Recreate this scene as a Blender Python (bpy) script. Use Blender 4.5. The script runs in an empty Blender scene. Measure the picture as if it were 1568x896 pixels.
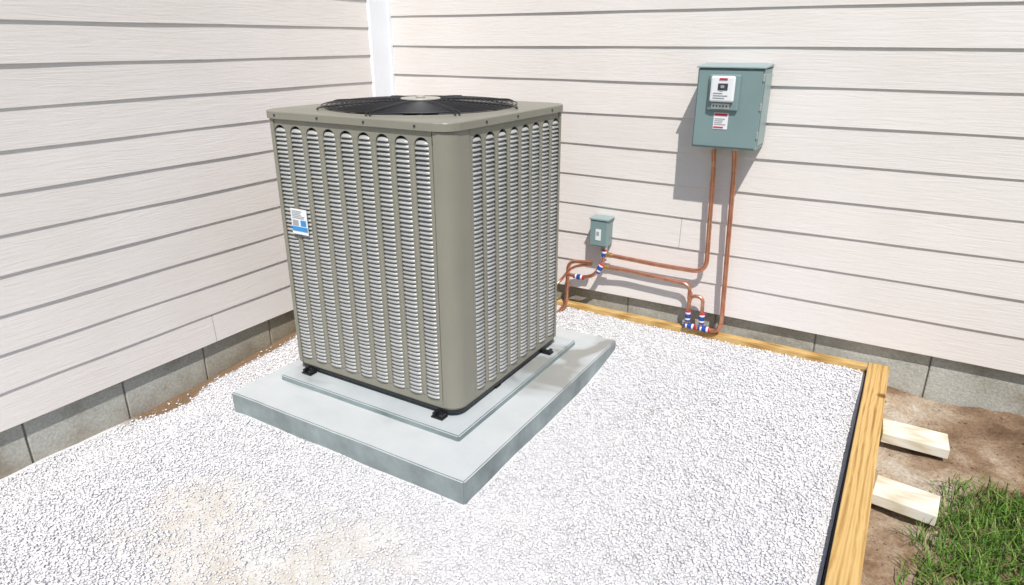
import bpy, bmesh, math, random
import numpy as np
from mathutils import Vector, Matrix, Quaternion
rng=np.random.default_rng(7); random.seed(7)
S=bpy.context.scene
COL=S.collection

# ------------------------------------------------------------ materials
def newmat(name):
    m=bpy.data.materials.new(name); m.use_nodes=True
    nt=m.node_tree; b=nt.nodes['Principled BSDF']
    return m,nt,b
def N(nt,t,**kw):
    n=nt.nodes.new(t)
    for k,v in kw.items():
        if k.startswith('i_'): n.inputs[k[2:].replace('_',' ')].default_value=v
        else: setattr(n,k,v)
    return n
def coords(nt,scale=(1,1,1)):
    tc=N(nt,'ShaderNodeTexCoord'); mp=N(nt,'ShaderNodeMapping')
    mp.inputs['Scale'].default_value=scale
    nt.links.new(tc.outputs['Object'],mp.inputs['Vector']); return mp.outputs[0]
def ramp(nt,fac,stops):
    r=N(nt,'ShaderNodeValToRGB'); e=r.color_ramp.elements
    while len(e)<len(stops): e.new(0.5)
    for i,(p,c) in enumerate(stops):
        e[i].position=p; e[i].color=(c[0],c[1],c[2],1)
    nt.links.new(fac,r.inputs[0]); return r.outputs[0]
def noise(nt,vec,scale,detail=4,rough=.55,dist=0):
    n=N(nt,'ShaderNodeTexNoise'); n.inputs['Scale'].default_value=scale; n.inputs['Detail'].default_value=detail
    n.inputs['Roughness'].default_value=rough; n.inputs['Distortion'].default_value=dist
    nt.links.new(vec,n.inputs['Vector']); return n.outputs['Fac']
def bump(nt,b,h,strength,dist):
    bp=N(nt,'ShaderNodeBump'); bp.inputs['Strength'].default_value=strength; bp.inputs['Distance'].default_value=dist
    nt.links.new(h,bp.inputs['Height']); nt.links.new(bp.outputs[0],b.inputs['Normal']); return bp
def mixc(nt,a,bb,fac,mode='MIX'):
    m=N(nt,'ShaderNodeMix',data_type='RGBA',blend_type=mode)
    for s,v in ((m.inputs[0],fac),(m.inputs[6],a),(m.inputs[7],bb)):
        if isinstance(v,(int,float)): s.default_value=v
        elif isinstance(v,tuple): s.default_value=(v[0],v[1],v[2],1)
        else: nt.links.new(v,s)
    return m.outputs[2]
def simple(name,c,rough=.5,metal=0,var=.12,scale=8,bs=.0,bscale=60,spec=.5):
    m,nt,b=newmat(name); v=coords(nt)
    lo=tuple(x*(1-var) for x in c); hi=tuple(min(1,x*(1+var)) for x in c)
    nt.links.new(ramp(nt,noise(nt,v,scale,5),[(.3,lo),(.7,hi)]),b.inputs['Base Color'])
    b.inputs['Roughness'].default_value=rough; b.inputs['Metallic'].default_value=metal
    b.inputs['Specular IOR Level'].default_value=spec
    if bs: bump(nt,b,noise(nt,v,bscale,4),bs,.002)
    return m

def siding_mat(name,along):
    m,nt,b=newmat(name)
    sc=(1.5,1,24) if along=='x' else (1,1.5,24)
    v=coords(nt,sc)
    g=noise(nt,v,1.8,5,.52,2.8)
    v2=coords(nt,(1,1,1)); big=noise(nt,v2,1.4,3); fine=noise(nt,v2,160,3)
    base=ramp(nt,g,[(.2,(.735,.685,.65)),(.5,(.76,.712,.68)),(.8,(.775,.732,.702))])
    at=N(nt,'ShaderNodeAttribute',attribute_name='shade')
    dirt=ramp(nt,big,[(.3,(.94,.925,.905)),(.7,(1,1,1))])
    c=mixc(nt,base,dirt,1.0,'MULTIPLY')
    c=mixc(nt,c,at.outputs['Color'],1.0,'MULTIPLY')
    nt.links.new(c,b.inputs['Base Color']); b.inputs['Roughness'].default_value=.55
    b.inputs['Specular IOR Level'].default_value=.3
    bump(nt,b,mixc(nt,g,fine,.10),.42,.0035)
    return m
M_side_x=siding_mat('siding_x','x'); M_side_y=siding_mat('siding_y','y')
M_trim=simple('white_trim',(.80,.82,.85),.45,var=.02)
M_joint=simple('joint_dark',(.30,.27,.25),.8)

def block_mat():
    m,nt,b=newmat('concrete_block'); v=coords(nt)
    a=noise(nt,v,3,6,.65); fine=noise(nt,v,90,4)
    c=ramp(nt,a,[(.25,(.24,.205,.15)),(.5,(.42,.415,.365)),(.75,(.54,.54,.49))])
    sp=ramp(nt,fine,[(.3,(.78,.78,.78)),(.7,(1.1,1.1,1.1))])
    c=mixc(nt,c,sp,1.0,'MULTIPLY')
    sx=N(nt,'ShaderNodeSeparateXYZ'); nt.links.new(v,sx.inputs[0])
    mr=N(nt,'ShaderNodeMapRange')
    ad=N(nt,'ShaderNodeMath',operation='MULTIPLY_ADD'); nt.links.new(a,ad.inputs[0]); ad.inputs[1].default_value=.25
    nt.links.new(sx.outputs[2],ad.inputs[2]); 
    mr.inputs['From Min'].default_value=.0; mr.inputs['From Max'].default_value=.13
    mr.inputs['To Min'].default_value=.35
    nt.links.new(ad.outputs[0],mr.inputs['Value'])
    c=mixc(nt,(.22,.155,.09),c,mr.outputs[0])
    # damp brown staining in the corner behind the unit
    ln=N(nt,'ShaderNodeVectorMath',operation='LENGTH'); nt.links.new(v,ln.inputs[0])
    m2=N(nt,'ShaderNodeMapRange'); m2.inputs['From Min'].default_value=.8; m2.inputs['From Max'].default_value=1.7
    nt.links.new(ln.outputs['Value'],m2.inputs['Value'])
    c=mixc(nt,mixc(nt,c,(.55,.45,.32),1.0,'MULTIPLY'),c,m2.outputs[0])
    nt.links.new(c,b.inputs['Base Color']); b.inputs['Roughness'].default_value=.9
    bump(nt,b,fine,.6,.004); return m
M_block=block_mat(); M_mortar=simple('mortar',(.20,.18,.155),.95,var=.2,scale=30,bs=.5)

def pad_mat(name,base,side):
    m,nt,b=newmat(name); v=coords(nt)
    a=noise(nt,v,2.3,4,.5,.9); fine=noise(nt,v,140,3); mid=noise(nt,v,7,6,.6)
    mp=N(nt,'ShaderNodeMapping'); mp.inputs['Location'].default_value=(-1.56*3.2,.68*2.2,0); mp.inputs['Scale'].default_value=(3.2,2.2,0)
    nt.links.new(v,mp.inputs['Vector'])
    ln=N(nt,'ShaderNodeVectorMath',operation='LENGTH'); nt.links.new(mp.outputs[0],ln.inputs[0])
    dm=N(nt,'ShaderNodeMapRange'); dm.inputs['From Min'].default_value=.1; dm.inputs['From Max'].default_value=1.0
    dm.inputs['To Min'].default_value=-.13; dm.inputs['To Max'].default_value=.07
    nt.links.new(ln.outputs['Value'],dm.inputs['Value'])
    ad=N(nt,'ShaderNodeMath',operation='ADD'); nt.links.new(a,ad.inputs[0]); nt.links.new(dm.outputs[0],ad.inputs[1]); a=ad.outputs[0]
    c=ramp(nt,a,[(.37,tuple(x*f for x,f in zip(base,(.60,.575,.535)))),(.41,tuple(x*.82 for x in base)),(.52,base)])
    c=mixc(nt,c,ramp(nt,mid,[(.3,(.93,.94,.95)),(.65,(1.03,1.03,1.03))]),1.0,'MULTIPLY')
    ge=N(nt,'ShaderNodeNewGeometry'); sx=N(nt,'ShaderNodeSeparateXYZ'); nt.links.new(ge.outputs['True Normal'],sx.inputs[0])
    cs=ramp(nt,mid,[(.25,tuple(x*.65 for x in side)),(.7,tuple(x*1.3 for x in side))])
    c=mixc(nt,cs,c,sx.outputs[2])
    nt.links.new(c,b.inputs['Base Color'])
    nt.links.new(ramp(nt,a,[(.35,(.35,)*3),(.55,(.75,)*3)]),b.inputs['Roughness'])
    bump(nt,b,mixc(nt,fine,mid,.5),.3,.003); return m
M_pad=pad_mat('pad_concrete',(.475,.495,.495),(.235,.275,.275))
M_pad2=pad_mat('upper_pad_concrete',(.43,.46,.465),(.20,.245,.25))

M_unit=simple('unit_paint',(.232,.222,.178),.45,var=.05,scale=5,bs=.06,bscale=300)
M_slat=simple('slat_paint_lit',(.42,.42,.405),.42,.2,var=.08,scale=12)  # silvery slats; their sunlit look over the ribs is put into the lighter colour
M_coil=simple('coil_dark',(.05,.055,.062),.6,.3,var=.4,scale=60)
M_black=simple('black_plastic',(.012,.012,.014),.4,var=.3)
M_wire=simple('black_wire',(.010,.010,.012),.45,var=.2)
M_hub=simple('hub_metal',(.42,.405,.35),.4,.2,var=.12)
M_white=simple('label_white',(.76,.77,.78),.4,var=.03)
M_blue=simple('label_blue',(.03,.25,.58),.4)
M_red=simple('label_red',(.50,.02,.05),.4)
M_ink=simple('label_ink',(.05,.05,.06),.5)
M_inkg=simple('label_grey_ink',(.33,.34,.36),.5)
M_box=simple('panel_paint',(.195,.275,.275),.42,var=.06,scale=6,bs=.06,bscale=250)
M_box2=simple('panel_paint_light',(.26,.34,.34),.4,var=.05)
M_steel=simple('galvanised',(.55,.57,.58),.3,.7,var=.15,scale=20)
def copper():
    m,nt,b=newmat('copper'); v=coords(nt)
    a=noise(nt,v,14,5,.6,.5)
    nt.links.new(ramp(nt,a,[(.25,(.38,.15,.085)),(.5,(.64,.29,.18)),(.75,(.82,.46,.32))]),b.inputs['Base Color'])
    b.inputs['Metallic'].default_value=.85
    nt.links.new(ramp(nt,a,[(.3,(.42,)*3),(.7,(.24,)*3)]),b.inputs['Roughness'])
    return m
M_cu=copper()
M_vblue=simple('valve_blue',(.02,.06,.30),.35); M_brass=simple('brass',(.6,.4,.15),.3,.8)

def wood_mat(name,sc,stops):
    m,nt,b=newmat(name); v=coords(nt,sc)
    g=noise(nt,v,1.0,6,.6,2.2)
    v0=coords(nt); kn=N(nt,'ShaderNodeTexVoronoi'); kn.inputs['Scale'].default_value=3.1; nt.links.new(v0,kn.inputs['Vector'])
    w=N(nt,'ShaderNodeTexWave'); w.inputs['Scale'].default_value=.55; w.inputs['Distortion'].default_value=9; w.inputs['Detail'].default_value=3
    w.inputs['Detail Scale'].default_value=.7
    nt.links.new(v,w.inputs['Vector'])
    f=N(nt,'ShaderNodeMath',operation='MULTIPLY_ADD'); nt.links.new(w.outputs['Fac'],f.inputs[0]); f.inputs[1].default_value=.35
    g2=N(nt,'ShaderNodeMath',operation='MULTIPLY'); nt.links.new(g,g2.inputs[0]); g2.inputs[1].default_value=.75
    nt.links.new(g2.outputs[0],f.inputs[2])
    c=ramp(nt,f.outputs[0],stops)
    k=ramp(nt,kn.outputs['Distance'],[(.035,(.32,.2,.12)),(.085,(1,1,1))])
    c=mixc(nt,c,k,1.0,'MULTIPLY')
    nt.links.new(c,b.inputs['Base Color']); b.inputs['Roughness'].default_value=.7
    bump(nt,b,g,.5,.003); return m
ws=[(.25,(.27,.14,.035)),(.42,(.46,.275,.085)),(.60,(.60,.40,.155)),(.8,(.50,.315,.11))]
M_wx=wood_mat('pine_x',(2.2,26,26),ws); M_wy=wood_mat('pine_y',(26,2.2,26),ws)
M_stake=wood_mat('pale_pine',(4,30,30),[(.25,(.48,.41,.28)),(.5,(.62,.57,.45)),(.8,(.68,.66,.59))])
M_liner=simple('landscape_fabric',(.04,.044,.05),.9,var=.4,scale=40)

def gravel_mat(stone):
    m,nt,b=newmat('gravel_stone' if stone else 'gravel_bed'); v=coords(nt)
    at=N(nt,'ShaderNodeAttribute',attribute_name='shade')
    if stone:
        c=ramp(nt,at.outputs['Fac'],[(0,(.50,.49,.49)),(.15,(.70,.69,.70)),(.7,(.80,.79,.805)),(1,(.83,.81,.79))])
        d=ramp(nt,noise(nt,v,1.7,4),[(.3,(.94,.94,.96)),(.7,(1.0,1.0,.99))])
        c=mixc(nt,c,d,1.0,'MULTIPLY')
        nt.links.new(c,b.inputs['Base Color']); b.inputs['Roughness'].default_value=.85
        b.inputs['Specular IOR Level'].default_value=.25
    else:
        f=noise(nt,v,140,5,.7); l=noise(nt,v,7,6,.6)
        w=ramp(nt,f,[(.3,(.50,.49,.49)),(.6,(.72,.715,.72))])
        d=ramp(nt,l,[(.3,(.50,.44,.36)),(.5,(.58,.545,.485)),(.65,(.66,.645,.61))])
        d=mixc(nt,d,ramp(nt,f,[(.3,(.88,.87,.86)),(.6,(1.03,1.03,1.03))]),1.0,'MULTIPLY')
        so=ramp(nt,f,[(.3,(.12,.07,.035)),(.7,(.27,.175,.10))])
        c=mixc(nt,w,d,at.outputs['Fac'])
        at2=N(nt,'ShaderNodeAttribute',attribute_name='soil')
        c=mixc(nt,c,so,at2.outputs['Fac'])
        nt.links.new(c,b.inputs['Base Color']); b.inputs['Roughness'].default_value=.95
        bump(nt,b,f,.7,.006)
    return m
M_stone=gravel_mat(True); M_bed=gravel_mat(False)
def dirt_mat():
    m,nt,b=newmat('dirt'); v=coords(nt)
    l=noise(nt,v,3.6,7,.65,.4); f=noise(nt,v,75,6,.7)
    sx=N(nt,'ShaderNodeSeparateXYZ'); nt.links.new(v,sx.inputs[0])
    mr=N(nt,'ShaderNodeMapRange'); mr.inputs['From Min'].default_value=2.95; mr.inputs['From Max'].default_value=3.35
    mr.inputs['To Min'].default_value=.09; mr.inputs['To Max'].default_value=-.09
    nt.links.new(sx.outputs[0],mr.inputs['Value'])
    ad=N(nt,'ShaderNodeMath',operation='ADD'); nt.links.new(l,ad.inputs[0]); nt.links.new(mr.outputs[0],ad.inputs[1])
    c=ramp(nt,ad.outputs[0],[(.3,(.13,.075,.04)),(.47,(.27,.175,.105)),(.6,(.44,.345,.25)),(.72,(.52,.455,.37))])
    c=mixc(nt,c,ramp(nt,f,[(.3,(.6,.58,.55)),(.65,(1.1,1.1,1.1))]),1.0,'MULTIPLY')
    nt.links.new(c,b.inputs['Base Color']); b.inputs['Roughness'].default_value=.95
    bump(nt,b,f,.9,.01); return m
M_dirt=dirt_mat()
M_lawn=simple('lawn_far',(.07,.11,.03),.95,var=.5,scale=3,bs=.5)
def grass_mat():
    m,nt,b=newmat('grass_blade'); at=N(nt,'ShaderNodeAttribute',attribute_name='shade')
    c=ramp(nt,at.outputs['Fac'],[(0,(.035,.085,.01)),(.5,(.075,.17,.02)),(.85,(.13,.25,.03)),(1,(.33,.29,.12))])
    nt.links.new(c,b.inputs['Base Color']); b.inputs['Roughness'].default_value=.6
    b.inputs['Specular IOR Level'].default_value=.25
    return m
M_grass=grass_mat()

# ------------------------------------------------------------ mesh helpers
def empty(name):
    e=bpy.data.objects.new(name,None); COL.objects.link(e); return e
def obj(name,verts,faces,mat,parent=None,smooth=False,bevel=0,seg=2):
    me=bpy.data.meshes.new(name); me.from_pydata([tuple(v) for v in verts],[],faces); me.validate(); me.update()
    me.materials.append(mat)
    o=bpy.data.objects.new(name,me); COL.objects.link(o)
    if parent: o.parent=parent
    if smooth:
        me.polygons.foreach_set('use_smooth',[True]*len(me.polygons))
    if bevel:
        md=o.modifiers.new('bev','BEVEL'); md.width=bevel; md.segments=seg; md.limit_method='ANGLE'
    return o
def boxvf(x0,x1,y0,y1,z0,z1,V=None,Fc=None):
    V=[] if V is None else V; Fc=[] if Fc is None else Fc
    n=len(V)
    V+= [(x0,y0,z0),(x1,y0,z0),(x1,y1,z0),(x0,y1,z0),(x0,y0,z1),(x1,y0,z1),(x1,y1,z1),(x0,y1,z1)]
    Fc+=[tuple(n+i for i in f) for f in ((3,2,1,0),(4,5,6,7),(0,1,5,4),(1,2,6,5),(2,3,7,6),(3,0,4,7))]
    return V,Fc
def box(name,x0,x1,y0,y1,z0,z1,mat,parent=None,bevel=.002):
    V,Fc=boxvf(min(x0,x1),max(x0,x1),min(y0,y1),max(y0,y1),min(z0,z1),max(z0,z1))
    return obj(name,V,Fc,mat,parent,bevel=bevel)
def vnoise(x,y,seed,freq):
    r=np.random.default_rng(seed).random((64,64))
    X=x*freq; Y=y*freq; xi=np.floor(X).astype(int); yi=np.floor(Y).astype(int)
    fx=X-xi; fy=Y-yi; fx=fx*fx*(3-2*fx); fy=fy*fy*(3-2*fy)
    g=lambda a,b:r[a%64,b%64]
    return (g(xi,yi)*(1-fx)+g(xi+1,yi)*fx)*(1-fy)+(g(xi,yi+1)*(1-fx)+g(xi+1,yi+1)*fx)*fy
def fbm(x,y,seed,freq,o=4):
    s=0;a=.5;t=0
    for i in range(o): s=s+a*vnoise(x,y,seed+i,freq*2**i); t+=a; a*=.5
    return s/t
def ss(a,b,x):
    t=np.clip((x-a)/(b-a),0,1); return t*t*(3-2*t)
def setattr_f(me,name,arr):
    a=me.attributes.new(name,'FLOAT','POINT'); a.data.foreach_set('value',np.asarray(arr,dtype=np.float32))

# ------------------------------------------------------------ house walls
house=empty('house')
def siding(name,axis,length,z0,exp,n,mat,start=0.0,out=.0095):
    V=[];Fc=[];sh=[]
    segs=int(length/.12)
    for k in range(n):
        zb=z0+k*exp; ph=random.random()*6; s=1+random.uniform(-.03,.012)
        b0=len(V)
        for i in range(segs+1):
            t=start+(length-start)*i/segs
            wz=.0012*math.sin(t*2.1+ph)+.0006*math.sin(t*5.3+ph*2); wd=.0008*math.sin(t*3.1+ph*3)+.0006*math.sin(t*9+ph)
            for d,z in ((.0015,zb+exp+.006),(out+wd,zb+wz+.0015),(out-.001+wd,zb+wz),(-.004,zb+wz)):
                V.append((t,-d,z) if axis=='x' else (d,-t,z)); sh.append(s)
        for i in range(segs):
            a=b0+i*4; c=a+4
            for j in range(3):
                f=(a+j,a+j+1,c+j+1,c+j)
                Fc.append(f if axis=='x' else f[::-1])
    o=obj(name,V,Fc,mat,house)
    me=o.data; at=me.attributes.new('shade','FLOAT_COLOR','POINT')
    at.data.foreach_set('color',np.array([[s,s,s,1] for s in sh],dtype=np.float32).ravel())
    return o
siding('siding_right','x',7.0,.195,.160,17,M_side_x,.0,.0095)
siding('siding_left','y',7.0,.110,.146,19,M_side_y,.165,.0085)
box('wall_core_right',0,7.0,.006,.2,.20,2.9,M_block,house,0)
box('wall_core_left',-.2,-.006,-7.0,.2,.115,2.88,M_block,house,0)
box('corner_trim',.0,.026,-.165,-.0005,.10,2.87,M_trim,house,.002)
box('corner_trim_return',.0265,.044,-.026,-.0005,.10,2.87,M_trim,house,.002)
def jx(x,k):
    z=.195+k*.16; V=[(x,-.0108,z+.001),(x+.0022,-.0108,z+.001),(x+.0022,-.0032,z+.157),(x,-.0032,z+.157)]
    obj('butt_joint',V,[(0,1,2,3)],M_joint,house)
jx(1.855,2); jx(3.9,5); jx(4.6,1)
def jy(y,k):
    z=.110+k*.146; V=[(.0098,y,z+.001),(.0098,y+.002,z+.001),(.0032,y+.002,z+.143),(.0032,y,z+.143)]
    obj('butt_joint',V,[(0,1,2,3)],M_joint,house)
jy(-1.42,0); jy(-3.3,3)
V=[];Fc=[]
x=.15
while x<7:
    L=.48; boxvf(x+.003,x+L-.003,.026+random.uniform(-.002,.002),.15,-.30,.24,V,Fc); x+=L
obj('foundation_right',V,Fc,M_block,house,bevel=.004)
V=[];Fc=[]; y=0.12
while y>-7:
    L=.40; boxvf(-.15,-.022+random.uniform(-.002,.002),y-L+.004,y-.004,-.35,.14,V,Fc); y-=L
obj('foundation_left',V,Fc,M_block,house,bevel=.004)
box('mortar_right',0,7,.031,.14,-.3,.235,M_mortar,house,0)
box('mortar_left',-.14,-.027,-7,.1,-.34,.135,M_mortar,house,0)

# ------------------------------------------------------------ ground
def dustf(x,y):
    d=np.exp(-(((x-1.22)/.36)**2+((y+2.33)/.26)**2))+.8*np.exp(-(((x-.85)/.22)**2+((y+2.15)/.18)**2))+.6*np.exp(-(((x-1.5)/.22)**2+((y+1.98)/.14)**2))
    return np.clip(d*1.2+(fbm(x,y,31,4)-.5)*1.5*np.clip(d*2.5,0,1)-.14,0,1)
def soilf(x,y):
    e=.03+.085*np.exp(-((y+1.70)/.13)**2)+.035*np.exp(-((y+1.05)/.25)**2)+.03*(fbm(x*0+.3,y,12,6)-.5)
    s=1-ss(e-.025,e+.02,x); return s*ss(-2.0,-1.83,y)
def gz(x,y):
    z=-.085*(1-ss(0,.5,x))*(1-.7*ss(-1.7,-.7,y))
    z=z+.075*ss(-.75,-.08,y)*ss(.2,1.0,x)+.068*ss(1.75,2.6,x)*(1-ss(-.75,-.08,y))
    z=z+.014*(fbm(x,y,3,2.2)-.5)+.010*(fbm(x,y,5,9,3)-.5)
    z=z-.022*ss(2.745,2.78,x)*ss(-.1,-.8,y)
    return z-.10*(1-ss(-4.5,-4.0,y))
def grid(name,x0,x1,y0,y1,st,zf,mat,parent=None):
    nx=int((x1-x0)/st)+1; ny=int((y1-y0)/st)+1
    X,Y=np.meshgrid(np.linspace(x0,x1,nx),np.linspace(y0,y1,ny),indexing='ij')
    X=X.ravel();Y=Y.ravel();Z=zf(X,Y)
    idx=np.arange(nx*ny).reshape(nx,ny)
    q=np.stack([idx[:-1,:-1],idx[1:,:-1],idx[1:,1:],idx[:-1,1:]],-1).reshape(-1,4)
    me=bpy.data.meshes.new(name); me.vertices.add(nx*ny); me.vertices.foreach_set('co',np.stack([X,Y,Z],-1).astype(np.float32).ravel())
    nq=len(q); me.loops.add(nq*4); me.loops.foreach_set('vertex_index',q.astype(np.int32).ravel())
    me.polygons.add(nq); me.polygons.foreach_set('loop_start',np.arange(0,nq*4,4,dtype=np.int32))
    me.polygons.foreach_set('use_smooth',np.ones(nq,dtype=bool))
    me.update(calc_edges=True); me.validate(); me.materials.append(mat)
    o=bpy.data.objects.new(name,me); COL.objects.link(o)
    if parent:o.parent=parent
    return o,X,Y
gb,X,Y=grid('gravel_bed',-.02,2.788,-4.6,.03,.02,lambda x,y:gz(x,y)-.004,M_bed)
setattr_f(gb.data,'shade',dustf(X,Y)); setattr_f(gb.data,'soil',soilf(X,Y))
def dz(x,y):
    z=-.035+.05*(fbm(x,y,41,3.2,5)-.5)+.03*(fbm(x,y,47,14,4)-.5)+.02*ss(-.25,0,y)
    return z-.10*(1-ss(-4.5,-4.0,y))-.09*ss(5.0,5.6,x)
grid('dirt',2.87,5.7,-4.6,.03,.014,dz,M_dirt)
obj('ground',[(-80,-80,-.165),(80,-80,-.165),(80,80,-.165),(-80,80,-.165)],[(0,1,2,3)],M_lawn)

def polystones(name,x,y,z,s,mat,parent):
    n=len(x)
    base=np.array([[1,0,0],[-1,0,0],[0,1,0],[0,-1,0],[0,0,.75],[0,0,-.75]],dtype=float)
    P=base[None]*rng.uniform(.65,1.25,(n,6,1))+rng.uniform(-.28,.28,(n,6,3))
    q=rng.normal(size=(n,4)); q/=np.linalg.norm(q,axis=1,keepdims=True); w,a,b,c=q.T
    Rm=np.stack([1-2*(b*b+c*c),2*(a*b-w*c),2*(a*c+w*b),2*(a*b+w*c),1-2*(a*a+c*c),2*(b*c-w*a),2*(a*c-w*b),2*(b*c+w*a),1-2*(a*a+b*b)],-1).reshape(n,3,3)
    P=np.einsum('nij,nkj->nki',Rm,P)*s[:,None,None]; P[:,:,2]*=.75
    P+=np.stack([x,y,z],-1)[:,None]
    tri=np.array([[0,2,4],[2,1,4],[1,3,4],[3,0,4],[2,0,5],[1,2,5],[3,1,5],[0,3,5]])
    T=(tri[None]+np.arange(n)[:,None,None]*6).reshape(-1,3)
    me=bpy.data.meshes.new(name); me.vertices.add(n*6); me.vertices.foreach_set('co',P.astype(np.float32).ravel())
    k=len(T); me.loops.add(k*3); me.loops.foreach_set('vertex_index',T.astype(np.int32).ravel())
    me.polygons.add(k); me.polygons.foreach_set('loop_start',np.arange(0,k*3,3,dtype=np.int32))
    me.update(calc_edges=True); me.materials.append(mat)
    setattr_f(me,'shade',np.repeat(rng.random(n),6))
    o=bpy.data.objects.new(name,me); COL.objects.link(o); o.parent=parent; return o
def stones(name,n,smin,smax,dust):
    x=rng.uniform(0.005,2.775,n); y=rng.uniform(-3.35,-.045,n)
    pad=(x>.455)&(x<1.69)&(y>-1.70)&(y<-.34)
    du=dustf(x,y); so=soilf(x,y); r=rng.random(n)
    keep=~pad&(r>so*.95)
    if not dust: keep&=(rng.random(n)>du*.93)
    x=x[keep];y=y[keep];n=len(x)
    s=rng.uniform(smin,smax,n)*.5*(.8 if dust else 1)
    z=gz(x,y)+s*rng.uniform(-.3,.55,n)
    polystones(name,x,y,z,s,M_stone,gb)
stones('stones',150000,.007,.0150,False)
stones('stone_fines',50000,.004,.009,True)
n=2500; x=rng.uniform(2.89,4.4,n); y=rng.uniform(-2.2,-.02,n); s=rng.uniform(.002,.009,n)*rng.uniform(.4,1,n)
polystones('clods',x,y,dz(x,y)+s*.2,s,M_dirt,bpy.data.objects['dirt'])

# ------------------------------------------------------------ concrete pad
def slab(name,x0,x1,y0,y1,z0,z1,mat,parent,j=.0015):
    bm=bmesh.new()
    bmesh.ops.create_cube(bm,size=1)
    for v in bm.verts:
        v.co=Vector((x0+(v.co.x+.5)*(x1-x0),y0+(v.co.y+.5)*(y1-y0),z0+(v.co.z+.5)*(z1-z0)))
    bmesh.ops.bevel(bm,geom=bm.edges[:],offset=.005,segments=2,affect='EDGES')
    me=bpy.data.meshes.new(name); 
    bmesh.ops.subdivide_edges(bm,edges=[e for e in bm.edges if e.calc_length()>.3],cuts=30,use_grid_fill=True)
    for v in bm.verts:
        a=float(fbm(np.array([v.co.x+v.co.z*3]),np.array([v.co.y]),77,9,3)[0])-.5
        v.co+=Vector((a*j*2,a*j*2,a*j))
    bm.to_mesh(me); bm.free(); me.materials.append(mat)
    o=bpy.data.objects.new(name,me); COL.objects.link(o); o.parent=parent; return o
pad=empty('concrete_pad')
slab('slab',.465,1.68,-1.69,-.345,-.08,.09,M_pad,pad,.0022)
slab('upper_slab',.56,1.525,-1.50,-.50,.086,.115,M_pad2,pad,.0006)

# ------------------------------------------------------------ AC condenser
ac=empty('air_conditioner_condenser')
X0,X1,Y0,Y1=.56,1.465,-1.42,-.555
ZB,ZT=.154,1.218
def rrect(x0,x1,y0,y1,r,n=8):
    P=[]
    for cx,cy,a0 in ((x1-r,y1-r,0),(x0+r,y1-r,90),(x0+r,y0+r,180),(x1-r,y0+r,270)):
        for i in range(n+1):
            a=math.radians(a0+90*i/n); P.append((cx+r*math.cos(a),cy+r*math.sin(a)))
    return P
def prism(name,P,z0,z1,mat,parent,bevel=.003,smooth=False):
    n=len(P); V=[(x,y,z0) for x,y in P]+[(x,y,z1) for x,y in P]
    Fc=[tuple(range(n))[::-1],tuple(range(n,2*n))]+[(i,(i+1)%n,n+(i+1)%n,n+i) for i in range(n)]
    return obj(name,V,Fc,mat,parent,bevel=bevel)
prism('base_pan',rrect(X0+.004,X1-.004,Y0+.004,Y1-.004,.06),ZB-.002,ZB+.030,M_unit,ac,.002)
prism('base_rail',rrect(X0+.008,X1-.008,Y0+.008,Y1-.008,.06),ZB-.020,ZB-.003,M_black,ac,.004)
prism('coil_core',rrect(X0+.026,X1-.026,Y0+.026,Y1-.026,.06),ZB+.03,ZT-.02,M_coil,ac,0)
# dark seam strips behind the gaps either side of the corner post
for (a,b_,c_,d_) in ((X1-.068-.006,X1-.068+.003,Y0+.009,Y0+.012),(X1-.012,X1-.009,Y0+.122,Y0+.131)):
    box('seam_shadow',a,b_,c_,d_,ZB+.01,ZT-.004,M_black,ac,0)
def post(name,cx,cy,sx,sy,fa,fb):
    r=.062; t=.008; pts=[]
    def arc(rr): return [(cx+sx*(r-rr*math.sin(math.radians(90*i/8))),cy+sy*(r-rr*math.cos(math.radians(90*i/8)))) for i in range(9)]
    P=[(cx+sx*fa,cy)]+arc(r)+[(cx,cy+sy*fb)]
    Q=[(cx+sx*fa,cy+sy*t)]+arc(r-t)+[(cx+sx*t,cy+sy*fb)]
    pts=P+Q[::-1]; n=len(P); m=len(pts); V=[];Fc=[]
    for z in (ZB+.006,ZT-.0015): V+=[(x,y,z) for x,y in pts]
    for i in range(m): Fc.append((i,(i+1)%m,m+(i+1)%m,m+i))
    for i in range(n-1):
        a,b=i,i+1; c2,d=m-1-b,m-1-a
        Fc.append((m+a,m+b,m+c2,m+d)); Fc.append((a,b,c2,d))
    o=obj(name,V,Fc,M_unit,ac)
    bm=bmesh.new(); bm.from_mesh(o.data); bmesh.ops.recalc_face_normals(bm,faces=bm.faces[:]); bm.to_mesh(o.data); bm.free()
    md=o.modifiers.new('b','BEVEL'); md.width=.0018; md.segments=2; md.limit_method='ANGLE'; md.angle_limit=math.radians(40)
FA,FB=.068,.125
post('corner_post',X1,Y0,-1,1,FA,FB)
post('corner_post',X0,Y0,1,1,.040,.068)
post('corner_post',X1,Y1,-1,-1,.068,.040)
post('corner_post',X0,Y1,1,-1,.068,.068)
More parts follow.
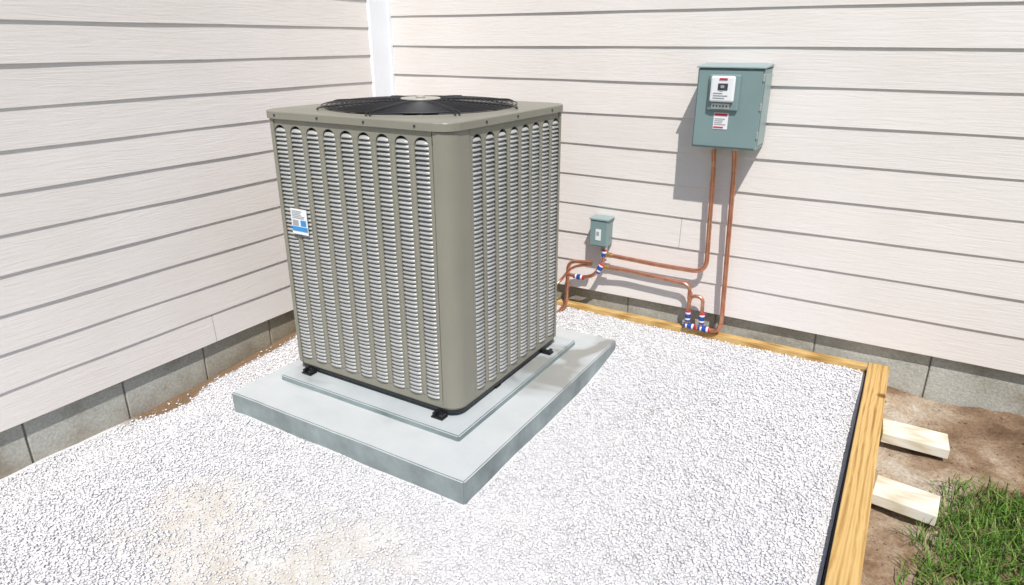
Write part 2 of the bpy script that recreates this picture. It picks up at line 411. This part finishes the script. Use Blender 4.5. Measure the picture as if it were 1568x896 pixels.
def louver_panel(name,O,u,nrm,W,ncol,margin=.003):
    u=Vector(u);nrm=Vector(nrm);O=Vector(O)
    P=lambda s,d,z: O+u*s+nrm*d+Vector((0,0,z))
    V=[];Fc=[];SV=[];SF=[]
    pitch=(W-2*margin)/ncol; op=pitch*.70; rib=pitch-op
    H0=ZB+.004; H1=ZT-.001; zlow=H0+.026; rad=op/2; ztopflat=H1-.050; tk=.006; ar=.9
    def quad(a,b,c,d): 
        n=len(V); V.extend([a,b,c,d]); Fc.append((n,n+1,n+2,n+3))
    def fbox(s0,s1,z0,z1):
        quad(P(s0,0,z0),P(s1,0,z0),P(s1,0,z1),P(s0,0,z1))
        quad(P(s0,0,z0),P(s0,0,z1),P(s0,-tk*2,z1),P(s0,-tk*2,z0))
        quad(P(s1,0,z1),P(s1,0,z0),P(s1,-tk*2,z0),P(s1,-tk*2,z1))
    fbox(0.0015,W-.0015,H0,zlow)
    quad(P(0,0,zlow),P(W,0,zlow),P(W,-.012,zlow-.002),P(0,-.012,zlow-.002))
    for c in range(ncol+1):
        s=margin+c*pitch
        s0=s-rib/2 if c>0 else .0015; s1=s+rib/2 if c<ncol else W-.0015
        fbox(s0,s1,zlow,ztopflat)
        if 0<c<ncol:
            sm=(s0+s1)/2
            quad(P(s0+.003,.0005,zlow+.01),P(sm,.0035,zlow+.01),P(sm,.0035,ztopflat),P(s0+.003,.0005,ztopflat))
            quad(P(sm,.0035,zlow+.01),P(s1-.003,.0005,zlow+.01),P(s1-.003,.0005,ztopflat),P(sm,.0035,ztopflat))
        quad(P(s0,0,ztopflat),P(s1,0,ztopflat),P(s1,0,H1),P(s0,0,H1))
    for c in range(ncol):
        s0=margin+c*pitch+rib/2; s1=s0+op; sm=(s0+s1)/2
        K=14; arc=[(sm-rad*math.cos(math.pi*i/K), ztopflat+ar*rad*math.sin(math.pi*i/K)) for i in range(K+1)]
        for i in range(K):
            (a,za),(b,zb)=arc[i],arc[i+1]
            quad(P(a,0,za),P(b,0,zb),P(b,0,H1),P(a,0,H1))
            quad(P(a,0,za),P(a,-.012,za),P(b,-.012,zb),P(b,0,zb))
        lp=.0166; z=zlow+lp*.7; G=8
        while z<ztopflat+ar*rad-.012:
            ww=rad
            if z>ztopflat: ww=rad*math.sqrt(max(0,1-((z+.006-ztopflat)/(ar*rad))**2))
            if ww<.008: break
            b0=len(SV); jt=random.uniform(-.0007,.0007)
            for g in range(G+1):
                q=-1+2*g/G; bl=(1-q*q)**.6 if abs(q)<1 else 0
                s=sm+q*ww; lift=bl*.0035; dd=jt
                SV.append(P(s,-.008+.002*bl,z+.0042+lift))
                SV.append(P(s,-.003+.006*bl+dd,z-.001+lift))
                SV.append(P(s,-.001+.0095*bl+dd,z-.0078+lift))
                SV.append(P(s,-.003+.0095*bl+dd,z-.0086+lift))
                SV.append(P(s,-.010+.004*bl,z+.001+lift))
            for g in range(G):
                a=b0+g*5
                for j in range(4): SF.append((a+j,a+5+j,a+6+j,a+1+j))
            z+=lp
    obj(name,V,Fc,M_unit,ac)
    obj(name+'_slats',SV,SF,M_slat,ac,smooth=True)
louver_panel('front_panel',(X0+.043,Y0+.003,0),(1,0,0),(0,-1,0),(X1-X0)-.043-FA-.003,9)
louver_panel('side_panel',(X1-.003,Y0+FB+.003,0),(0,1,0),(1,0,0),(Y1-Y0)-FB-.043-.003,8)
louver_panel('rear_panel',(X1-.070,Y1-.003,0),(-1,0,0),(0,1,0),(X1-X0)-.140,9)
louver_panel('left_panel',(X0+.003,Y1-.070,0),(0,-1,0),(-1,0,0),(Y1-Y0)-.140,8)
cx,cy=(X0+X1)/2,(Y0+Y1)/2; RH=.385; ZP=1.248
def toppan():
    n=96
    def rr(a,x0,x1,y0,y1,r):
        dx,dy=math.cos(a),math.sin(a); hx=(x1-x0)/2; hy=(y1-y0)/2
        t=min(hx/abs(dx) if abs(dx)>1e-6 else 9,hy/abs(dy) if abs(dy)>1e-6 else 9)
        px,py=dx*t,dy*t
        qx,qy=abs(px)-(hx-r),abs(py)-(hy-r)
        if qx>0 and qy>0:
            ccx,ccy=(hx-r)*math.copysign(1,px),(hy-r)*math.copysign(1,py)
            B=dx*ccx+dy*ccy; Cc=ccx*ccx+ccy*ccy-r*r; t=B+math.sqrt(max(0,B*B-Cc)); px,py=dx*t,dy*t
        return cx+px,cy+py
    e=.008
    angs=sorted(set([2*math.pi*i/n for i in range(n)]+[math.atan2(sy*((Y1-Y0)/2-.02*k),sx*((X1-X0)/2-.02*(3-k)))%(2*math.pi) for sx in(-1,1) for sy in (-1,1) for k in (0,1,1.5,2,3)]))
    rings=[]
    for off,z,kind in ((e-.012,ZT-.001,'r'),(e,ZT,'r'),(e,ZP-.005,'r'),(e-.002,ZP-.0015,'r'),(e-.006,ZP,'r'),(RH+.028,ZP,'c'),(RH+.012,ZP+.004,'c'),(RH,ZP+.003,'c'),(RH-.005,ZP-.012,'c'),(RH-.012,ZP-.09,'c')):
        ring=[]
        for a in angs:
            if kind=='r':
                p=rr(a,X0-off,X1+off,Y0-off,Y1+off,.062+off); ring.append((p[0],p[1],z))
            else: ring.append((cx+off*math.cos(a),cy+off*math.sin(a),z))
        rings.append(ring)
    V=sum(rings,[]); m=len(angs); Fc=[]
    for k in range(len(rings)-1):
        for i in range(m): Fc.append((k*m+i,k*m+(i+1)%m,(k+1)*m+(i+1)%m,(k+1)*m+i))
    obj('top_pan',V,Fc,M_unit,ac)
toppan()
def disc(name,x,y,z,r,mat,parent,h=.004,n=32,bev=.001):
    P=[(x+r*math.cos(2*math.pi*i/n),y+r*math.sin(2*math.pi*i/n)) for i in range(n)]
    return prism(name,P,z,z+h,mat,parent,bev)
disc('fan_well',cx,cy,ZT-.018,RH-.006,M_black,ac,.004,64)
disc('fan_motor',cx,cy,ZT-.013,.075,M_black,ac,.02)
V=[];Fc=[]
for b in range(4):
    a0=b*math.pi/2+.3; n0=len(V)
    for i in range(7):
        r=.06+.30*i/6
        for j in range(5):
            a=a0+(j/4-.5)*(.9-.05*i); V.append((cx+r*math.cos(a),cy+r*math.sin(a),ZT+.000+(j/4-.5)*.018))
    for i in range(6):
        for j in range(4):
            k=n0+i*5+j; Fc.append((k,k+1,k+6,k+5))
obj('fan_blades',V,Fc,simple('blade_grey',(.05,.05,.055),.4,.2),ac,smooth=True)
def tube(name,paths,r,mat,parent,cyc=False,res=2):
    cu=bpy.data.curves.new(name,'CURVE'); cu.dimensions='3D'; cu.bevel_depth=r; cu.bevel_resolution=res; cu.materials.append(mat); cu.use_fill_caps=True
    for pts in paths:
        sp=cu.splines.new('POLY'); sp.points.add(len(pts)-1)
        for i,p in enumerate(pts): sp.points[i].co=(p[0],p[1],p[2],1)
        sp.use_cyclic_u=cyc
        sp.use_smooth=True
    o=bpy.data.objects.new(name,cu); COL.objects.link(o); o.parent=parent; return o
def gzt(r): return ZP+.012+.014*(1-(r/RH)**2)
RG=RH+.012
rings=[]
for k in range(19):
    r=.07+(RG-.07)*k/18
    rings.append([(cx+r*math.cos(2*math.pi*i/72),cy+r*math.sin(2*math.pi*i/72),gzt(min(r,RH))) for i in range(72)])
tube('grille_rings',rings,.0023,M_wire,ac,True)
rad=[]
for k in range(8):
    for dd in (-.008,.008):
        a=2*math.pi*k/8+.2; px,py=-math.sin(a)*dd,math.cos(a)*dd
        rad.append([(cx+r*math.cos(a)+px,cy+r*math.sin(a)+py,z) for r,z in ((.04,gzt(0)+.001),(.15,gzt(.15)+.003),(.3,gzt(.3)+.003),(RG,gzt(RH)+.003),(RG+.018,ZP+.010),(RG+.024,ZP+.003))])
tube('grille_spokes',rad,.0028,M_wire,ac)
disc('grille_hub',cx,cy,gzt(0)+.002,.082,M_hub,ac,.007,40,.003)
disc('grille_hub_cap',cx,cy,gzt(0)+.0095,.020,M_hub,ac,.006)
def screwf(x,y,z,nx,ny):
    q=Vector((nx,ny,0)).to_track_quat('Z','Y')
    V=[];n=8
    for h,r in ((0,.0052),(.003,.0045)):
        for i in range(n): V.append(Vector((x,y,z))+q@Vector((r*math.cos(2*math.pi*i/n),r*math.sin(2*math.pi*i/n),h)))
    Fc=[(i,(i+1)%n,n+(i+1)%n,n+i) for i in range(n)]+[tuple(range(n,2*n))]
    obj('flange_screw',V,Fc,M_coil,ac)
for x in (.64,.87,1.10,1.33): screwf(x,Y0-.008,1.232,0,-1)
for y in (-1.2,-.98,-.7): screwf(X1+.008,y,1.232,1,0)
def foot(x,y):
    V,Fc=boxvf(x-.028,x+.028,y-.02,y+.02,.1155,.122)
    boxvf(x-.024,x-.012,y-.015,y+.015,.122,ZB-.018,V,Fc); boxvf(x+.010,x+.024,y-.015,y+.015,.122,ZB-.018,V,Fc)
    obj('foot',V,Fc,M_black,ac,bevel=.002)
for x,y in ((.66,Y0-.006),(1.38,Y0-.006),(X1+.006,-.70),(X1-.04,-1.1),(.66,-.62)): foot(x,y)
def label(nm,s0,s1,z0,z1,y,mat,t=.0012): return box(nm,s0,s1,y-t,y,z0,z1,mat,ac,0)
yl=Y0-.0105
label('rating_label',.672,.762,.765,.870,yl,M_white,.002)
label('rating_label_blue',.674,.760,.779,.797,yl-.0025,M_blue)
label('rating_label_logo',.725,.755,.802,.825,yl-.0025,M_blue)
for i in range(5): label('rating_label_text',.680,.680+.03+.04*random.random(),.832+i*.007,.8345+i*.007,yl-.0025,M_inkg)
label('rating_label_code',.680,.712,.802,.824,yl-.0025,M_inkg)

# ------------------------------------------------------------ electrical panel
ep=empty('electrical_panel')
box('cabinet',1.915,2.198,-.165,-.010,1.05,1.390,M_box,ep,.004)
box('door',1.921,2.192,-.1715,-.1665,1.058,1.382,M_box,ep,.003)
V=[(1.911,-.178,1.391),(2.202,-.178,1.391),(2.202,-.008,1.397),(1.911,-.008,1.397),(1.911,-.178,1.398),(2.202,-.178,1.398),(2.202,-.008,1.409),(1.911,-.008,1.409)]
obj('rain_hood',V,[(3,2,1,0),(4,5,6,7),(0,1,5,4),(1,2,6,5),(2,3,7,6),(3,0,4,7)],M_box2,ep,bevel=.002)
box('raised_cover',1.972,2.106,-.186,-.172,1.215,1.366,M_box,ep,.006)
box('breaker_housing',1.984,2.088,-.204,-.187,1.252,1.360,M_white,ep,.008)
box('breaker_screen',2.018,2.060,-.207,-.2045,1.303,1.330,M_ink,ep,.001)
box('breaker_switch',2.030,2.046,-.213,-.2075,1.310,1.322,M_inkg,ep,.002)
box('breaker_red_label',2.022,2.056,-.2065,-.2045,1.344,1.352,M_red,ep,0)
for i,(w) in enumerate((.05,.062,.04)): box('breaker_text',2.0,2.0+w,-.2060,-.2045,1.268+i*.010,1.271+i*.010,M_inkg,ep,0)
box('latch_plate',1.992,2.072,-.190,-.1865,1.222,1.246,M_steel,ep,.001)
for i in range(5): box('latch_slot',2.0+i*.014,2.006+i*.014,-.1915,-.1903,1.230,1.238,M_ink,ep,0)
box('warning_sticker',2.005,2.068,-.1735,-.1720,1.135,1.205,M_white,ep,0)
box('warning_sticker_red',2.008,2.065,-.1750,-.1738,1.192,1.202,M_red,ep,0)
box('warning_sticker_red_low',2.008,2.050,-.1750,-.1738,1.140,1.146,M_red,ep,0)
for i in range(4): box('warning_text',2.010,2.035+.025*random.random(),-.1750,-.1738,1.154+i*.008,1.157+i*.008,M_inkg,ep,0)
box('hinge_edge',2.1985,2.202,-.150,-.02,1.07,1.37,M_box2,ep,.001)
for z in (1.10,1.22,1.34): box('side_hinge',2.192,2.200,-.170,-.158,z,z+.03,M_steel,ep,.002)

# ------------------------------------------------------------ junction box
jb=empty('junction_box')
box('housing',1.402,1.492,-.085,-.008,.478,.618,M_box,jb,.004)
box('cover',1.398,1.496,-.095,-.0865,.484,.622,M_box,jb,.004)
box('cap',1.394,1.500,-.100,-.008,.6225,.632,M_box2,jb,.002)
box('sticker',1.432,1.462,-.0975,-.0955,.515,.575,M_white,jb,0)
box('sticker_text',1.437,1.452,-.0985,-.0978,.54,.562,M_inkg,jb,0)
box('connector',1.452,1.482,-.07,-.04,.445,.4775,M_steel,jb,.004)

# ------------------------------------------------------------ copper pipes
cp=empty('copper_pipes')
def fillet(pts,r=.045,n=8):
    pts=[Vector(p) for p in pts]; out=[pts[0]]
    for i in range(1,len(pts)-1):
        a,b,c=pts[i-1],pts[i],pts[i+1]
        d1=(a-b);d2=(c-b); l=min(r,d1.length*.48,d2.length*.48)
        p0=b+d1.normalized()*l;p2=b+d2.normalized()*l
        for k in range(n+1):
            t=k/n; out.append(p0*(1-t)**2+b*2*t*(1-t)+p2*t*t)
    out.append(pts[-1]); return out
y=-.06
def pipe(name,pts,r=.0105,fr=.045): return tube(name,[fillet(pts,fr)],r,M_cu,cp,res=4)
pipe('suction_line',[(1.992,-.075,1.06),(2.0,y,.95),(2.018,y,.425),(1.80,y,.423),(1.50,y,.432),(1.468,y,.432)],.0115,.07)
pipe('liquid_line',[(2.088,-.075,1.06),(2.095,y,.95),(2.122,y,.17),(2.105,y,.125),(2.0,y,.125)],.0115,.06)
pipe('branch_line',[(1.46,y-.01,.362),(1.60,y,.365),(1.948,y,.348),(1.950,y,.12)],.0095,.045)
pipe('loop_line',[(1.95,y,.23),(1.955,y,.292),(2.018,y,.292),(2.022,y,.11)],.0095,.03)
pipe('unit_line',[(1.10,-.50,.10),(1.20,-.16,.03),(1.275,-.10,.11),(1.280,-.10,.375),(1.40,-.09,.382)],.0105,.05)
pipe('unit_return',[(1.282,-.10,.297),(1.36,-.095,.292),(1.43,-.085,.31),(1.475,-.07,.40),(1.472,-.06,.46)],.0105,.05)
pipe('elbow_line',[(1.14,-.45,.16),(1.24,-.12,.25),(1.30,-.10,.345),(1.41,-.085,.372)],.008,.05)
def fit(p,d,L,r,mat):
    p=Vector(p);d=Vector(d).normalized(); tube('fitting',[[p-d*L/2,p+d*L/2]],r,mat,cp,res=4)
def valve(p,d):
    d=Vector(d).normalized();p=Vector(p)
    fit(p,d,.020,.0150,M_vblue); fit(p+d*.016,d,.010,.0140,M_white); fit(p-d*.016,d,.008,.0140,M_white)
    fit(p+d*.024,d,.006,.0145,M_red); fit(p-d*.026,d,.010,.0135,M_vblue)
valve((1.345,-.095,.292),(1,0,0)); valve((1.472,-.062,.430),(0,0,1)); valve((1.458,-.076,.357),(.45,.1,1))
valve((1.950,y,.180),(0,0,1)); valve((2.022,y,.180),(0,0,1)); valve((2.040,y,.125),(1,0,0)); valve((1.965,y,.125),(1,0,0))
fit((1.40,-.09,.382),(1,0,0),.03,.0135,M_cu); fit((1.28,-.10,.24),(0,0,1),.03,.0135,M_cu); fit((1.95,y,.29),(0,0,1),.03,.0125,M_cu); fit((1.50,y,.432),(1,0,0),.03,.0140,M_brass)
fit((1.49,y-.005,.364),(1,0,0),.03,.0130,M_brass); fit((1.992,-.078,1.045),(0,0,1),.02,.017,M_steel); fit((2.088,-.078,1.045),(0,0,1),.02,.017,M_steel)

# ------------------------------------------------------------ timber edging
te=empty('timber_edging')
def plank(name,V8,mat):
    return obj(name,V8,[(3,2,1,0),(4,5,6,7),(0,1,5,4),(1,2,6,5),(2,3,7,6),(3,0,4,7)],mat,te,bevel=.003)
plank('rear_board',[(1.02,-.050,-.08),(2.789,-.050,-.08),(2.789,-.008,-.08),(1.02,-.008,-.08),(1.02,-.050,.106),(2.789,-.050,.103),(2.789,-.008,.103),(1.02,-.008,.106)],M_wx)
plank('side_board',[(2.806,-3.4,-.1),(2.890,-3.4,-.1),(2.878,-.004,-.1),(2.792,-.004,-.1),(2.806,-3.4,.100),(2.890,-3.4,.100),(2.878,-.004,.108),(2.792,-.004,.108)],M_wy)
V=[(2.783,-3.4,-.1),(2.8055,-3.4,-.1),(2.7915,-.052,-.1),(2.786,-.052,-.1),(2.798,-3.4,.078),(2.8055,-3.4,.078),(2.7915,-.052,.078),(2.787,-.052,.078)]
obj('liner',V,[(3,2,1,0),(4,5,6,7),(0,1,5,4),(1,2,6,5),(2,3,7,6),(3,0,4,7)],M_liner,te)
def stake(x0,x1,y0,y1,z,rot):
    V,Fc=boxvf(x0,x1,y0,y1,z-.042,z)
    c=Vector(((x0+x1)/2,(y0+y1)/2,z)); R=Matrix.Rotation(math.radians(rot),3,'Z')@Matrix.Rotation(math.radians(2),3,'Y')
    V=[c+R@(Vector(v)-c) for v in V]; 
    return obj('wooden_stake',V,Fc,M_stake,None,bevel=.003)
stake(2.888,3.12,-.505,-.375,.032,3); stake(2.888,3.085,-.965,-.835,.035,-4)

# ------------------------------------------------------------ grass
def grass():
    n=30000
    x=rng.uniform(2.93,4.8,n*2); y=rng.uniform(-2.6,-.35,n*2)
    bx=2.975+.10*ss(-1.3,-.6,y)+.10*(fbm(x*0,y,9,7)-.5)
    by=-.57+.05*(fbm(x,y*0,19,6)-.5)
    m=(ss(-.02,.16,x-bx)*ss(-.02,.16,by-y))*(.15+1.1*fbm(x,y,25,9))>rng.random(n*2)*.75
    x=x[m];y=y[m];n=len(x)
    z=dz(x,y)-.004; L=rng.uniform(.025,.085,n); w=rng.uniform(.0013,.0028,n)
    a=rng.uniform(0,2*math.pi,n); ln=rng.uniform(.15,1.2,n)
    dx,dy=np.cos(a),np.sin(a); px,py=-dy,dx
    lv=[]
    for t,wd in ((0,1),(.45,.85),(.8,.5)):
        oz=L*t*(1-.35*ln*t)
        for sgn in (-1,1):
            lv.append(np.stack([x+dx*ln*L*t*t+px*w*wd*sgn,y+dy*ln*L*t*t+py*w*wd*sgn,z+oz],-1))
    lv.append(np.stack([x+dx*ln*L,y+dy*ln*L,z+L*(1-.35*ln)],-1))
    P=np.stack(lv,1)
    fc=[(0,1,3),(0,3,2),(2,3,5),(2,5,4),(4,5,6)]
    T=(np.array(fc)[None]+np.arange(n)[:,None,None]*7).reshape(-1,3)
    me=bpy.data.meshes.new('grass'); me.vertices.add(n*7); me.vertices.foreach_set('co',P.astype(np.float32).ravel())
    k=len(T); me.loops.add(k*3); me.loops.foreach_set('vertex_index',T.astype(np.int32).ravel())
    me.polygons.add(k); me.polygons.foreach_set('loop_start',np.arange(0,k*3,3,dtype=np.int32)); me.update(calc_edges=True)
    me.materials.append(M_grass); setattr_f(me,'shade',np.repeat(rng.random(n),7))
    o=bpy.data.objects.new('grass',me); COL.objects.link(o)
grass()

# ------------------------------------------------------------ light, sky, camera
D=Vector((.115,-.160,.29)).normalized()
L=bpy.data.lights.new('sun','SUN'); L.energy=4.7; L.angle=math.radians(.5); L.color=(1,.97,.93)
lo=bpy.data.objects.new('sun',L); COL.objects.link(lo); lo.rotation_euler=D.to_track_quat('Z','Y').to_euler(); lo.location=D*20
W=bpy.data.worlds.new('World'); S.world=W; W.use_nodes=True; nt=W.node_tree
sky=nt.nodes.new('ShaderNodeTexSky'); sky.sky_type='NISHITA'; sky.sun_disc=False
sky.sun_elevation=math.asin(D.z); sky.sun_rotation=math.atan2(D.x,D.y)
nt.links.new(sky.outputs[0],nt.nodes['Background'].inputs[0]); nt.nodes['Background'].inputs[1].default_value=.115
cam=bpy.data.cameras.new('camera'); cam.sensor_width=36; cam.lens=36*1015/1568; cam.clip_end=500; cam.clip_start=.05
co=bpy.data.objects.new('camera',cam); COL.objects.link(co); co.location=(2.79,-3.225,1.5)
co.rotation_euler=(math.radians(90)-math.atan(385/1015),0,math.radians(30.9)); S.camera=co
S.view_settings.view_transform='Standard'; S.view_settings.look='None'; S.view_settings.exposure=0
